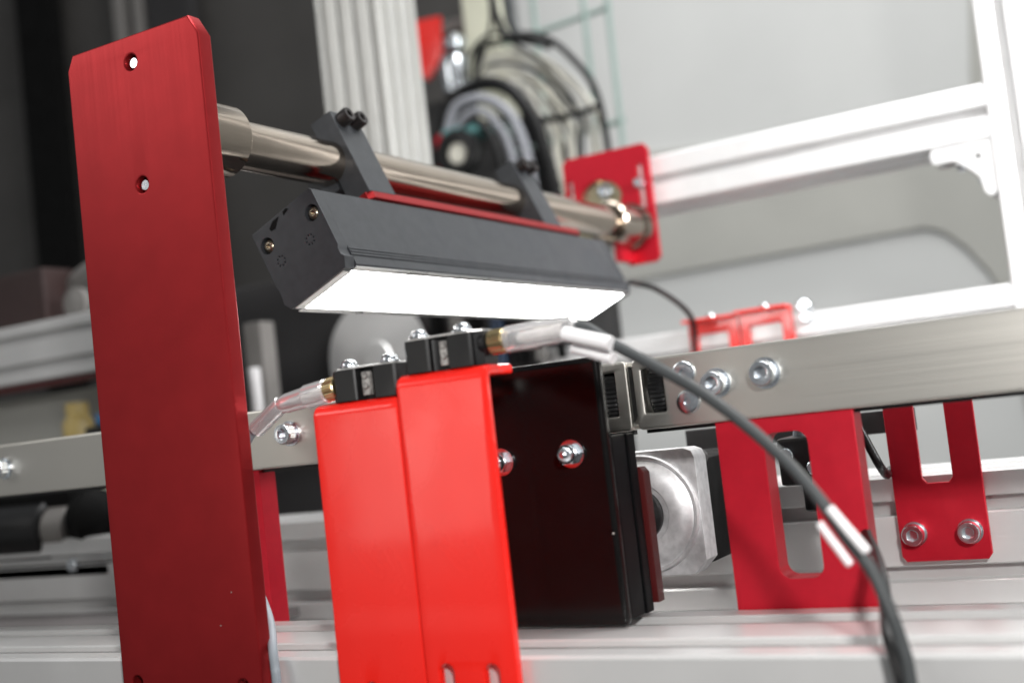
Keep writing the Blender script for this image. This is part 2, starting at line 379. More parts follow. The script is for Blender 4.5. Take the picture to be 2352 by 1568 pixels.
t = thing('tube_clamp', 'black clamp arm nearer the tall red plate, gripping the tube above the lamp', 'clamp', (PX, 637, PZ), 'black clamp arms holding the lamp', rot=RY)
ring = [circ(0, 0, 15.05, 40)]
part(t, 'arm', prism([(1.5, -34.3), (19.3, -34.3), (19.3, 29), (1.5, 30.5)], 'XZ', 0, 30, bev=.5, holes=()), 'black_anod')
part(t, 'jaw', prism([(-21, -20), (-.4, -20), (-.4, 21), (-21, 21)], 'XZ', 0, 30, bev=.5), 'black_anod')
for y in (7.8, 22.4):
    part(t, 'clamp_screw', cap_screw((19.4, y, 22.3), (1, 0, 0), 5.4, 8.6, knurl=False), 'black_oxide')
copy_thing(t, (0, 246, 0), 'black clamp arm farther along the tube, close to the slotted red bracket', 'black clamp arms holding the lamp')
single('lamp_cable', tube([(-432, 994, 110), (-426, 1004, 112), (-425, 1018, 111), (-419, 1042, 107), (-415, 1080, 96), (-413, 1108, 84), (-414, 1122, 70), (-417, 1124, 50), (-417, 1124, 10)], 2.6, 10), 'black_plastic',
       'thin black cable curving down from the far end of the bar lamp', 'cable', (-400, 1000, 20))

# ---------------------------------------------------------------- red sheet brackets
def bent(outline, holes, thick, bev, ztop, rad, yface, cuts, jog=None):
    """flat blank (x, s) with s running down from the flange tip; folded over the top edge, face at yface"""
    arc = math.pi/2*(rad-thick/2); fl = FL
    zs = [fl+arc*i/8 for i in range(9)]
    V, F = prism(outline, 'XY', 0, thick, holes=holes, bev=bev, cut=[-z for z in zs]+[-c for c in cuts])
    out = []
    for x, y, d in V:            # d: 0 outside .. thick inside
        s = -y
        if s < fl: yy, zz = yface+rad+(fl-s), ztop-d
        elif s < fl+arc:
            a = (s-fl)/arc*math.pi/2; r = rad-d; yy, zz = yface+rad-r*math.sin(a), ztop-rad+r*math.cos(a)
        else: yy, zz = yface+d, ztop-rad-(s-fl-arc)
        if jog and zz < jog[0]+8:
            q = min(1, (jog[0]+8-zz)/16); yy -= jog[1]*q*q*(3-2*q)
        out.append((x, yy, zz))
    return out, F
FL = 20
def sheet_bracket(label, x0, x1, ztop, yface, slots):
    L = FL+7+(ztop+190)
    t = thing('sensor_bracket', label, 'bracket', ((x0+x1)/2, yface, -190), 'glossy red sheet metal brackets on the front rail')
    s_of = lambda z: -(FL+math.pi/2*3.5+(ztop-6-z))
    hs = [rrect(cx-3.6, cx+3.6, s_of(zb), s_of(zt), 3.5) for cx, zt, zb in slots]
    part(t, 'bracket_body', bent([(x0, 0), (x0, -L), (x1, -L), (x1, 0)], hs, 5, 1.4, ztop, 6, yface, [FL+12, *[FL+math.pi/2*3.5+(ztop-6+q) for q in (20, 50, 76, 80, 82, 84, 86, 88, 90, 92, 94, 96, 100)]], (-88, .3)), 'red_paint')
    return t
ba = sheet_bracket('right-hand of the two glossy bright red sheet brackets, with round-ended slots near its foot', -327, -277.2, 27, 473.4, [(-315.2, -108.5, -135), (-290.8, -108.5, -135)])
bb = sheet_bracket('lower glossy bright red sheet bracket beside the tall plate, stepped behind its neighbour', -379.5, -327.6, 18.2, 475, [(-360, -117.5, -150)])

# ---------------------------------------------------------------- fork sensors on the bracket flanges
def sensor(label, x0, y0, z0, flip):
    W, H, D = 41, 15.8, 17
    t = thing('fork_sensor', label, 'sensor', (x0+W/2, y0, z0), 'black fork sensors on the red brackets')
    X = (lambda a: x0+W-a) if flip else (lambda a: x0+a)
    pl = [(0, 1), (1, 0), (12.5, 0), (13.5, 1), (13.5, 4), (17, 6), (23, 6), (23.8, 4), (23.8, .8), (24.6, 0), (36, 0), (37, 1), (37, 3.5), (41, 5), (41, D), (0, D)]
    part(t, 'sensor_body', prism([(X(a), y0+b) for a, b in pl], 'XY', z0, z0+H, bev=.5), 'black_plastic')
    part(t, 'top_plate', prism([(X(a), y0+b) for a, b in [(1.5, 1.5), (35, 1.5), (40.5, 6), (40.5, D-1), (1.5, D-1)]], 'XY', z0+H, z0+H+.9, bev=.25), 'machined')
    part(t, 'sensing_insert', join(box(*sorted((X(17.4), X(22.6))), y0+3.4, y0+6.2, z0+2, z0+H-2, .8), lathe([(0, 1.8), (1.2, 1.4), (1.4, 0)], (X(20), y0+3.4, z0+H*.42), (0, -1, 0), 14),
         lathe([(0, 1.8), (1.2, 1.4), (1.4, 0)], (X(20), y0+3.4, z0+H*.74), (0, -1, 0), 14)), 'smoky')
    for a in (6, 30.5):
        part(t, 'mounting_screw', join(cyl((X(a), y0+5.2, z0+H+.9), (0, 0, 1), 5, .8, .2), button_screw((X(a), y0+5.2, z0+H+1.7), (0, 0, 1), 3.9, 3.2)), 'zinc')
    return t, X
sensor('upper black fork sensor on the taller red bracket, its cable running right', -321.5, 476, 27.1, False)
sensor('lower black fork sensor on the shorter red bracket, its plug pointing left', -370.5, 478, 18.3, True)

def ribs(c, axis, r, h, n=26):
    a, u, v = basis(axis); c = Vector(c); gs = [cyl(c, axis, r, h, .5, 26)]
    for i in range(n):
        an = 2*math.pi*i/n; d = u*math.cos(an)+v*math.sin(an); e = a.cross(d)
        p0, p1 = c+a*.9+d*r*.99, c+a*(h-.9)+d*r*.99; q = [p0-e*.35, p0+e*.35, p0+d*.4, p1-e*.35, p1+e*.35, p1+d*.4]
        gs.append(([tuple(x) for x in q], [[0, 2, 5, 3], [2, 1, 4, 5], [3, 5, 4], [0, 1, 2]]))
    return join(*gs)
# right connector, pointing +X and a little upwards
t = thing('cable_plug', 'clear plug with a brass collar leading right from the upper fork sensor', 'connector', (-281, 483, 36), 'clear plugs on the fork sensors')
ax = Vector((1, .10, .025)).normalized(); c0 = Vector((-281.5, 485, 37))
part(t, 'gland', lathe([(0, 5.4), (1, 6), (3.5, 6), (4.2, 4)], c0-ax*2, ax), 'black_plastic')
part(t, 'brass_collar', ribs(c0+ax*2.3, ax, 5.6, 8), 'brass')
part(t, 'clear_body', lathe([(0, 5.5), (1, 6.3), (9, 6.5), (16, 6.8), (17, 6.2), (34, 5.6), (35, 4.6)], c0+ax*10.3, ax), 'clear')
part(t, 'core', lathe([(0, 3.6), (4, 4.2), (4.6, 3.2), (22, 3.4), (22.4, 4), (31, 4), (33, 2.6)], c0+ax*11.5, ax), 'milky')
part(t, 'core_ring', cyl(c0+ax*12, ax, 4.6, 4.2, .4), 'cable')
part(t, 'core_ring', cyl(c0+ax*39, ax, 4.4, 5, .6), 'cable')
e0 = c0+ax*45
t = thing('sensor_cable', 'dark grey cable arching from the upper sensor plug down across the right of the bench', 'cable', tuple(e0))
path = [e0-ax*4, e0+Vector((5, 0, -.5)), (-219, 487, 29), (-200, 485, 17), (-180, 482, 4), (-162, 480, -11), (-145, 477, -28), (-132, 473, -44), (-122, 470, -60), (-114, 468, -72), (-109, 466, -86), (-106, 465.5, -99), (-104.5, 465, -113), (-104, 464, -170)]
part(t, 'cable', tube(path, 2.6, 14, 8), 'cable')
for a, b, r_ in (((-240, 484, 36), (-217, 482, 28.5), 3.4), ((-238.5, 489, 29.5), (-219, 487, 22), 2.7), ((-127, 468, -47.5), (-114, 464.5, -64.5), 1.9), ((-130.5, 463, -52.5), (-120, 461, -68.5), 1.5)):
    part(t, 'label_sleeve', tube([a, b], r_, 16, 1), 'sleeve')
t2 = single('bundled_cable', tube([(-160, 640, -60), (-150, 612, -63), (-143, 585, -72), (-134, 560, -78), (-124, 525, -83), (-118, 500, -90), (-113, 476, -98), (-109, 469, -110), (-108, 468, -125), (-108, 467, -175)], 2.6, 12), 'black_plastic',
            'second darker cable joining the grey one where it crosses the front rail', 'cable', (-120, 500, -100))
# left connector
t = thing('cable_plug', 'clear plug with a brass collar leading left from the lower fork sensor', 'connector', (-372, 487, 26), 'clear plugs on the fork sensors')
ax = Vector((-1, .08, -.12)).normalized(); c0 = Vector((-369.5, 486, 26.5))
part(t, 'brass_collar', ribs(c0, ax, 5.6, 7.5), 'brass')
part(t, 'clear_body', lathe([(0, 5.4), (1, 6.2), (14, 6.3), (15, 5.6), (29, 5.2), (34, 4.2)], c0+ax*7.5, ax), 'clear')
part(t, 'core', lathe([(0, 3.6), (12, 4.2), (13, 3.4), (26, 3.3), (29, 2.4)], c0+ax*9, ax), 'milky')
e1 = c0+ax*41.5; d2 = Vector((-1, .1, -.55)).normalized()
part(t, 'clear_sleeve', lathe([(0, 3.4), (.8, 4.6), (24, 4.6), (24, 3.9), (1.2, 3.9)], e1-d2*1.5, d2), 'clear')
single('sensor_cable', tube([c0+ax*36, e1, e1+d2*14, e1+d2*28+Vector((-6, 2, -5)), (-462, 504, -30), (-460, 505, -55), (-441, 496, -82), (-432, 489, -92), (-421.5, 477, -101), (-419, 474.5, -110), (-418, 473.5, -120), (-418, 473, -180)], 2.4, 12), 'cable_light',
       'light grey cable dropping from the left plug behind the tall plate to the rail', 'cable', (-430, 490, -100))

# ---------------------------------------------------------------- black glossy box behind the brackets
t = thing('sensor_housing', 'glossy black sheet metal box with two cap nuts behind the bright red brackets', 'housing', (-285, 555, -105))
part(t, 'front_panel', box(-345, -250.6, 538, 545, -105, 27, 3, 4), 'black_gloss')
part(t, 'side_return', box(-256, -251, 544.5, 561, -103.5, -12.6, 1, 2), 'black_satin')
part(t, 'back_panel', box(-345, -250.2, 562, 571, -103.8, -12.8, 1.2, 2), 'black_satin')
part(t, 'foot', box(-335, -262, 546, 560, -106.2, -103.6), 'black_plastic')
def cap_nut(c, r=5.6):
    g = lathe([(0, r*1.25), (1.1, r*1.25), (1.2, r*.98)], c, (0, -1, 0), 30)
    h = lathe([(1.2, r), (5.5, r), (6, r*.86)], c, (0, -1, 0), 6)
    return join(g, h, lathe([(6, r*.84), (8, r*.8), (10, r*.62), (11.4, r*.32), (11.8, 0)], c, (0, -1, 0), 30))
for x, z in ((-270.3, -19.6), (-310.5, -20.5)):
    part(t, 'cap_nut', cap_nut((x, 538, z)), 'zinc')
# red clip at the shaded left edge of the flange is part of the bracket; a small black knob sticks out on the left
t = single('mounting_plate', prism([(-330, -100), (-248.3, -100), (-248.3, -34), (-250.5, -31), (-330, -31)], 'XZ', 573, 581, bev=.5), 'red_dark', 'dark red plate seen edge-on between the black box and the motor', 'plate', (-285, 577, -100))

# ---------------------------------------------------------------- stainless beam, two lengths meeting over the box
def beam(label, x0, x1, windows):
    t = thing('side_beam', label, 'beam', ((x0+x1)/2, 600, -13), 'stainless side beams of the conveyor')
    o = rrect(x0, x1, -12.6, 24.2, 2.6)
    hs = [rrect(a, b, -4.2, 18.8, .6, 2) for a, b in windows]
    part(t, 'face_plate', prism(o, 'XZ', 580, 584, holes=hs, bev=1.2), 'steel')
    part(t, 'top_web', box(x0+1, x1-1, 584.1, 622, 21, 23.6, .4, 1), 'steel')
    part(t, 'bottom_web', box(x0+1, x1-1, 584.1, 622, -12.2, -9.6, .4, 1), 'steel')
    part(t, 'back_web', box(x0+1, x1-1, 619, 622, -9.5, 20.9), 'steel')
    part(t, 'black_strip', box(x0+2, x1-2, 586, 590, -14.6, -12.3), 'black_plastic')  # thin black strip along the underside of the beam
    for a, b in windows:
        c = (a+b)/2; Wd = (b-a)-2.6
        n = 44; V, F = [], []
        for xx, k in ((c-Wd/2, .93), (c-Wd/2+1.6, 1), (c+Wd/2-1.6, 1), (c+Wd/2, .93)):
            for i in range(n*2):
                an = math.pi*i/n; r = (17 if i % 2 else 16.2)*k
                V.append((xx, 599+r*math.cos(an), 7.3+r*math.sin(an)))
        for q in range(3):
            for i in range(n*2): j = (i+1) % (n*2); F.append([q*2*n+i, q*2*n+j, (q+1)*2*n+j, (q+1)*2*n+i])
        F.append(list(range(2*n))); F.append(list(range(6*n, 8*n)))
        part(t, 'belt_roller', (V, F), 'black_plastic')
    return t
bl = beam('stainless beam length running left behind the red brackets and tall plate', -1300, -254.4, [(-272, -261.6)])
br = beam('stainless beam length running right above the slotted red plate', -251.2, 500, [(-246.2, -234.8)])
def m8(label, x, z, y=580, r=6.3, washer=True, copies=None):
    t = thing('cap_screw', label, 'screw', (x, y, z), 'socket screws in the stainless beams')
    if washer: part(t, 'washer', lathe([(0, r*1.22), (1.2, r*1.22), (1.3, r*.9)], (x, y, z), (0, -1, 0), 32), 'zinc')
    part(t, 'screw_head', cap_screw((x, y-1.2, z), (0, -1, 0), r, 7.6), 'zinc')
    return t
m8('socket head screw in the beam between the tall plate and the red bracket', -481.5, 7.6)
m8('socket head screw in the beam at the far left edge of the picture', -745, 7.2)
m8('socket head screw in the beam, first to the right of the paired flat screws', -205.8, 7.2, r=6.2)
m8('socket head screw in the beam farthest right of the row', -180.2, 9.2, r=6.4)
for lab, x, z in (('upper flat button screw right of the roller window', -222.7, 14.2), ('lower flat button screw right of the roller window', -222, -.6)):
    t = thing('button_screw', lab, 'screw', (x, 580, z), 'flat button screws right of the roller window')
    part(t, 'screw_head', lathe([(0, 6.3), (.9, 6.25), (1.6, 5.7), (1.9, 4.6), (2, 1.9), (.6, 1.7)], (x, 580, z), (0, -1, 0), 32), 'zinc')
    # raised grade marks on the head
    for txt, a0 in (('FRC', 125 if z > 5 else 150), ('010.9', 20 if z > 5 else -35)):
        fc = bpy.data.curves.new('t', 'FONT'); fc.body = txt; fc.size = 1.9; fc.align_x = 'CENTER'; fc.extrude = .12
        fo = bpy.data.objects.new('t', fc); me = bpy.data.meshes.new_from_object(fo); vs = [tuple(v.co) for v in me.vertices]; fs = [list(p.vertices) for p in me.polygons]
        bpy.data.objects.remove(fo); bpy.data.meshes.remove(me)
        ca = R(a0-90)
        g = ([((vx*math.cos(ca)-(vy+2.7)*math.sin(ca))+x, 580-1.85-vz, (vx*math.sin(ca)+(vy+2.7)*math.cos(ca))+z) for vx, vy, vz in vs], fs)
        part(t, 'grade_mark', g, 'zinc', flat=True)

# ---------------------------------------------------------------- slotted red plates under the beam
def slotted(label, x0, x1, group):
    t = thing('slotted_plate', label, 'plate', ((x0+x1)/2, 585, -160), group)
    w_ = x1-x0
    win = rrect(x0+.345*w_, x0+.66*w_, -92, -20.5, 6, 6)
    part(t, 'plate', prism([(x0, -150), (x1, -150), (x1, -12.7), (x0, -12.7)], 'XZ', 582.6, 598, holes=[win], bev=.5), 'red_satin')
    return t
slotted('red plate with a tall rounded window, under the beam beside the motor', -210.5, -141, 'red plates standing under the beam')
slotted('red plate under the beam, mostly hidden behind the tall dark red plate', -582, -512, 'red plates standing under the beam')

# ---------------------------------------------------------------- motor
t = thing('gear_motor', 'small motor with a square cast aluminium flange under the beam', 'motor', (-281, 700, -96))
CXm, CZm = -281, -61.5; h = 35.4
fo = [(CXm-h, CZm-h+8), (CXm-h+8, CZm-h), (CXm+h-8, CZm-h), (CXm+h, CZm-h+8), (CXm+h, CZm+h-6), (CXm+h-1.8, CZm+h-1.8), (CXm+h-6, CZm+h), (CXm-h+8, CZm+h), (CXm-h, CZm+h-8)]
part(t, 'flange', prism(fo, 'XZ', 640, 658, bev=.4), 'cast')
part(t, 'boss', lathe([(0, 33.8), (1.8, 33.8), (2.6, 33), (2.6, 31.6), (1.6, 30.8), (2.4, 29), (4.4, 26.5), (5.6, 22), (5.8, 17.5), (4.6, 16.8), (4.6, 15)], (CXm+1, 640, CZm), (0, -1, 0), 72), 'cast')
part(t, 'seal', lathe([(0, 14.8), (7.4, 14.8), (8, 14), (8, 12.5), (6.6, 12), (6.6, 9)], (CXm, 640, CZm), (0, -1, 0), 48), 'black_plastic')
part(t, 'shaft', cyl((CXm, 634, CZm), (0, -1, 0), 8.5, 52, .5), 'machined')
part(t, 'motor_body', box(CXm-32, CXm+33, 658.2, 760, CZm-32, CZm+28, 3, 2), 'black_matte')
part(t, 'corner_screw', cyl((CXm+h-5, 655, CZm+h-7), (0, 1, 0), 4.6, 9, .8), 'black_oxide')
t = single('motor_bracket', prism([(-300, -20), (-150, -20), (-150, -34), (-300, -34)], 'XZ', 770, 778, bev=.5), 'charcoal', 'dark crossbar behind the motor flange under the beam', 'bar', (-225, 774, -34))

# ---------------------------------------------------------------- middle rail behind, and the forked bracket screwed to it
def rail_x(name, label, cells_b, pb, yf, ztop, x0, x1, m_='alu', cells_a=2, pa=40, sw=9):
    o = [(x+yf+cells_a*pa/2, z+ztop-cells_b*pb/2) for x, z in slot_profile(cells_a, cells_b, pa, pb, sw=sw)]
    return single(name, prism(o, 'YZ', x0, x1), m_, label, 'aluminium rail', ((x0+x1)/2, yf, ztop-cells_b*pb), angle=25)
rail_x('middle_rail', 'slotted aluminium rail behind the motor and the forked red bracket', 2, 40, 760, -60, -1200, 600)
rail_x('lower_rail', 'lowest slotted aluminium rail lying behind the front rail', 1, 45, 700, -146, -1200, 600)
t = thing('forked_bracket', 'red U-shaped bracket with two prongs up and two screws at its foot', 'bracket', (-138, 750, -111))
fk = [(-163.6, -108), (-161, -111.3), (-114.5, -111.3), (-112, -108), (-112, -8), (-128.5, -8), (-128.5, -62), (-131, -65), (-143.5, -65), (-146, -62), (-146, -8), (-163.8, -8)]
part(t, 'bracket_plate', prism(fk, 'XZ', 750, 754, bev=.8), 'red_satin')
part(t, 'spacer', box(-160, -116, 754.1, 760, -108, -82), 'machined')
for x in (-154.3, -122.6):
    part(t, 'bolt', join(lathe([(0, 7.4), (1.2, 7.4), (1.3, 5)], (x, 750, -94.6), (0, -1, 0), 28), cap_screw((x, 748.8, -94.6), (0, -1, 0), 6.5, 8, knurl=False)), 'zinc')
# machinery glimpsed through the window plate
t = thing('valve_block', 'small black valve with fittings seen through the window of the slotted red plate', 'valve', (-190, 690, -60))
part(t, 'valve_body', box(-214, -176, 690, 725, -56, -28, 3), 'black_plastic')
part(t, 'valve_stem', cyl((-196, 705, -72), (0, 0, 1), 9, 18, 1), 'black_plastic')
part(t, 'fitting', join(cyl((-207, 690, -38), (0, -1, 0), 4.5, 7, .6), cyl((-192, 690, -46), (0, -1, 0), 4, 6, .6)), 'zinc')
part(t, 'air_hose', tube([(-205, 705, -30), (-200, 702, -18), (-185, 700, -14), (-170, 702, -22)], 3, 10), 'cable_light')
single('looped_cable', tube([(-182, 720, -8), (-173, 720, -25), (-167, 720, -40), (-163, 720, -50), (-163, 735, -57), (-167, 760, -57), (-170, 800, -57)], 2.6, 12), 'black_plastic', 'black cable hanging between the slotted plate and the forked bracket', 'cable', (-140, 700, -60))

# ================================================================ rear frame at the right
def pcell(ca, cb, pa, pb, ox, oy, sw=9): return [(x+ox, y+oy) for x, y in slot_profile(ca, cb, pa, pb, sw=sw)]
single('cross_rail', prism(pcell(2, 1, 42, 50, 1198, 228.5), 'YZ', -548, -126.6), 'alu_white', 'upper white aluminium rail joining the rear red bracket to the post', 'aluminium rail', (-337, 1156, 203), angle=25)
single('cross_rail', prism(pcell(2, 1, 42, 50, 1198, 46), 'YZ', -900, -126.6), 'alu_white', 'lower white aluminium rail seen just above the stainless beam', 'aluminium rail', (-500, 1156, 21), angle=25)
single('corner_post', prism(pcell(2, 2, 42, 42, -84, 1198), 'XY', -1000, 900), 'alu_white', 'bright white aluminium post at the right edge of the picture', 'post', (-84, 1198, -1000), angle=25)
t = thing('corner_gusset', 'white corner bracket joining the upper rail to the bright post', 'bracket', (-150, 1165, 150))
gp = [(-178, 203), (-180, 196), (-178, 190), (-174, 188.5), (-160, 189), (-145, 177), (-139.5, 171), (-137, 157), (-133.5, 152.5), (-129, 153), (-126.7, 157), (-126.7, 203)]
part(t, 'gusset_plate', prism(gp, 'XZ', 1157, 1160, holes=[circ(-139, 189.5, 2.6)], bev=.4), 'alu_white')
part(t, 'gusset_plate', prism(gp, 'XZ', 1190, 1193, holes=[circ(-139, 189.5, 2.6)], bev=.4), 'alu_white')
part(t, 'web', box(-160, -140, 1160, 1190, 186, 190, .5), 'machined')
part(t, 'gusset_bolt', join(cyl((-156, 1175, 186), (0, 0, -1), 4, 5, .5), cyl((-141, 1175, 172), (1, 0, -1), 4, 6, .5)), 'zinc')
part(t, 'hole_plug', cyl((-139, 1161.5, 189.5), (0, 1, 0), 2.9, 3, .3), 'black_matte')

t = thing('rear_bracket', 'red rear bracket with an arched cut-out and slots where the tube ends', 'bracket', (-498, 1150, 145))
ob_ = [(-546, 262), (-542, 266.8), (-454, 266.8), (-449, 262), (-449, 148), (-453, 144.5), (-489, 144.5), (-489, 200)]
ob_ = [(-546, 261), (-541, 266.6), (-454, 266.6), (-449, 261), (-449, 149), (-454, 144), (-484, 144), (-484, 214)]
arch = [(-507+25*math.cos(R(a)), 216+22*math.sin(R(a))) for a in range(10, 175, 15)]
ob_ += arch+[(-531, 208), (-534, 200), (-546, 200)]
hs = [rrect(-462.6, -457, 196, 246, 2.7), rrect(-541.5, -536.5, 214, 243, 2.4)]
part(t, 'bracket_plate', prism(ob_, 'XZ', 1142, 1149, holes=hs, bev=.8), 'red_satin')
part(t, 'return_flange', box(-484, -476, 1110, 1141.9, 146, 176, 1.5), 'red_satin')
for x, z in ((-460, 226), (-539, 214)):
    part(t, 'bolt', join(lathe([(0, 5.5), (1.4, 5.5), (1.5, 4)], (x, 1142, z), (0, -1, 0), 24), cap_screw((x, 1140.6, z), (0, -1, 0), 4.6, 8, knurl=False)), 'zinc')
t = thing('backing_plate', 'olive metal plate with a bolt behind the arch of the rear red bracket', 'plate', (-505, 1152, 200))
part(t, 'plate', prism(rrect(-540, -470, 176, 245, 5), 'XZ', 1149.2, 1155.8, bev=.6), 'olive')
part(t, 'bolt', join(cap_screw((-503, 1149, 226), (0, -1, 0), 6, 9, knurl=False), lathe([(0, 8), (1, 8), (1.1, 5)], (-503, 1149.2, 226), (0, -1, 0), 24)), 'zinc')
part(t, 'dowel', cyl((-507, 1149, 236), (0, -1, 0), 2.4, 6, .6), 'brass')

# red pair on the lower rear rail
def rear_red(label, x0, x1, zt, grp):
    t = thing('small_bracket', label, 'bracket', ((x0+x1)/2, 1140, 20), grp)
    part(t, 'bracket_plate', prism(rrect(x0, x1, 12, zt, 3, 3), 'XZ', 1150, 1154, holes=[rrect(x0+9, x1-11, 28, zt-15, 3, 3)], bev=.8), 'red_paint')
    part(t, 'top_flange', box(x0+.5, x1-.5, 1130, 1150.5, zt-3, zt, 1), 'red_paint')
    part(t, 'bolt', button_screw(((x0+x1)/2+4, 1137, zt), (0, 0, 1), 4.5, 4), 'zinc')
    return t
rear_red('left one of the small red brackets on the lower white rail', -431, -379, 79, 'small red brackets on the lower white rail')
rear_red('right one of the small red brackets on the lower white rail', -377, -324, 81, 'small red brackets on the lower white rail')
single('rail_knob', join(cyl((-309, 1150, 77), (0, -1, 0), 6.4, 14, 1.5), cyl((-309, 1156, 66), (0, -1, 0), 5, 16, 1)), 'zinc', 'round metal knob on the lower white rail right of the small red brackets', 'knob', (-309, 1150, 70))

# soft shadow band on the far wall, built as a thin grey-green sheet
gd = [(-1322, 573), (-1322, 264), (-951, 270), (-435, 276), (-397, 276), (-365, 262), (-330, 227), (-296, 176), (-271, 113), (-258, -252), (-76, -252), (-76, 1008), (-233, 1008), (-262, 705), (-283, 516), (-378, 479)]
single('wall_shadow_band', prism(gd, 'XZ', 2391, 2399.5, bev=1), 'panel_and_shadow', 'grey-green sheet standing in for the rounded shadow band on the wall behind the white rails', 'shadow band', (-500, 2395, -250))

# ================================================================ tall column and cable loops
single('tall_column', prism([(x-810, y+1196) for x, y in slot_profile(4, 3, 23, 27, sw=10, inner=5, depth=6)], 'XY', 205, 1100), 'alu_v', 'wide grooved aluminium column rising behind the tube and the clamp', 'column', (-810, 1196, 205), angle=25)
t = thing('machine_cabinet', 'dark cabinet below the lamp behind the stainless beam', 'cabinet', (-900, 1300, -1000))
part(t, 'cabinet_body', box(-1300, -603, 1155, 1380, -1000, 204, 4), 'charcoal')
for k in range(7):
    x = -735+k*26
    part(t, 'panel_strip', box(x, x+[10, 16, 8, 14, 9, 12, 7][k], 1145, 1154.8, 60, 190, 1.5), ['black_matte', 'warm_grey', 'black_matte', 'dim_blue', 'black_matte', 'warm_grey', 'black_matte'][k])
single('round_dial', join(lathe([(0, 66), (3, 70), (6, 70), (6, 20), (9, 18), (9, 0)], (-813, 1154, 90), (0, -1, 0), 48)), 'alu', 'pale grey disc glimpsed under the glowing lamp', 'disc', (-813, 1150, 90))

t = thing('cable_tray', 'thin greenish wire basket holding the cable loops', 'cable tray', (-800, 1760, 300))
for k, (x, dx) in enumerate(((-728, -45), (-770, -40), (-860, -40), (-930, -30))):
    part(t, 'wire', tube([(x, 1760, 800), (x+dx*.0, 1760, 650), (x-4, 1760, 300)], 5, 8, 1), 'mesh_green')
for z0, z1 in ((640, 640), (455, 455), (330, 330)):
    part(t, 'wire', tube([(-935, 1766, z0-12), (-725, 1766, z1)], 5, 8, 1), 'mesh_green')
single('cream_post', box(-990, -925, 1750, 1800, 505, 1000, 4), 'cream', 'cream painted post end above the cable loops', 'post', (-955, 1775, 505))
def loop(name, pts, r, m_, label, y=1700, rip=0, **k):
    return single(name, tube([(p[0], p[2] if len(p) > 2 else y, p[1]) for p in pts], r, 10, 8, rip), m_, label, 'cable', (pts[0][0], y, pts[0][1]), **k)
loop('cable_loop', [(-945, 540), (-940, 581), (-928, 607), (-891, 608), (-850, 609), (-805, 590), (-765, 545), (-738, 496), (-728, 430), (-726, 330)], 5.5, 'black_plastic', 'outermost thin black cable loop in the wire basket', 1690)
loop('cable_loop', [(-905, 1000), (-892, 690), (-886, 640), (-871, 608), (-835, 598), (-800, 575)], 7, 'black_plastic', 'black cable dropping into the loops from above', 1680)
loop('cable_loop', [(-885, 1000), (-872, 680), (-868, 632), (-852, 604), (-825, 592)], 8, 'cable', 'grey cable dropping beside the black one from above', 1690)
OUT = [(-962, 545), (-955, 568), (-931, 590), (-881, 592), (-821, 566), (-773, 520), (-744, 466), (-740, 420), (-742, 250)]
INN = [(-958, 520), (-952, 540), (-935, 552), (-905, 548), (-870, 520), (-846, 480), (-832, 430), (-828, 400), (-826, 250)]
random.seed(4)
for k in range(12):
    f = k/11; f = min(1, max(0, f+random.uniform(-.02, .02)))
    loop('white_cable_loop', [(a[0]*(1-f)+b[0]*f+random.uniform(-7, 7), a[1]*(1-f)+b[1]*f+random.uniform(-7, 7)) for a, b in zip(OUT, INN)], random.uniform(2.6, 4.2), 'cable' if k == 4 else ('white_cable' if k % 3 else 'white_cable_b'),
         'cable of the fan of pale loops in the wire basket, '+['outermost', 'second from outside', 'third from outside', 'fourth from outside', 'the only dark one', 'sixth from outside', 'seventh from outside', 'eighth from outside', 'ninth from outside', 'tenth from outside', 'next to innermost', 'innermost'][k], 1706+(k % 2)*5, group='fan of cable loops in the wire basket')
loop('cable_loop', [(-955, 500), (-948, 590), (-900, 622), (-850, 585), (-800, 530), (-770, 470), (-775, 380), (-768, 260)], 3, 'black_plastic', 'thin stray black cable wandering across the fan of pale loops', 1682)
loop('cable_loop', [(-898, 1000), (-897, 700), (-905, 630), (-935, 570), (-948, 520), (-940, 440)], 3, 'black_plastic', 'thin black cable dropping past the left end of the pale loops', 1684)
loop('cable_tie', [(-728, 472, 1690), (-745, 463, 1688), (-785, 462, 1688), (-823, 464, 1690), (-836, 470, 1692)], 5, 'black_plastic', 'dark tie wrapped across the white cable loops')
loop('corrugated_hose', [(-1022, 400), (-1010, 465), (-983, 520), (-931, 541), (-876, 524), (-838, 469), (-824, 415), (-812, 345), (-806, 250)], 10.5, 'black_plastic', 'thick black hose arching over the round machine parts', 1665, 1.5)
loop('grey_hose', [(-990, 420), (-977, 473), (-955, 508), (-906, 508), (-866, 477), (-846, 428), (-838, 358), (-836, 260)], 8.5, 'grey_hose', 'grey hose arching just inside the thick black hose', 1640)
loop('grey_hose', [(-968, 430), (-956, 468), (-935, 488), (-908, 487), (-885, 462), (-868, 424), (-861, 358), (-858, 260)], 6.5, 'grey_hose', 'innermost grey hose, curving round the dark motor end', 1635)
loop('black_hose', [(-948, 452), (-938, 470), (-915, 472), (-898, 450), (-886, 412), (-880, 350), (-878, 260)], 6, 'black_plastic', 'small black hose hooked inside the grey hoses', 1630)
t = thing('round_motor', 'round dark motor end with a pale centre below the hose arch', 'motor', (-985, 1640, 440))
part(t, 'motor_end', lathe([(0, 36), (6, 38), (18, 38), (22, 32), (22, 22), (12, 20), (12, 0)], (-948, 1625, 425), (0, -1, 0), 32), 'black_plastic')
part(t, 'pale_centre', lathe([(0, 17), (3, 15), (4, 0)], (-948, 1612, 425), (0, -1, 0), 24), 'white_cable_b')
part(t, 'teal_cover', box(-985, -915, 1626, 1680, 455, 472, 6), 'teal')
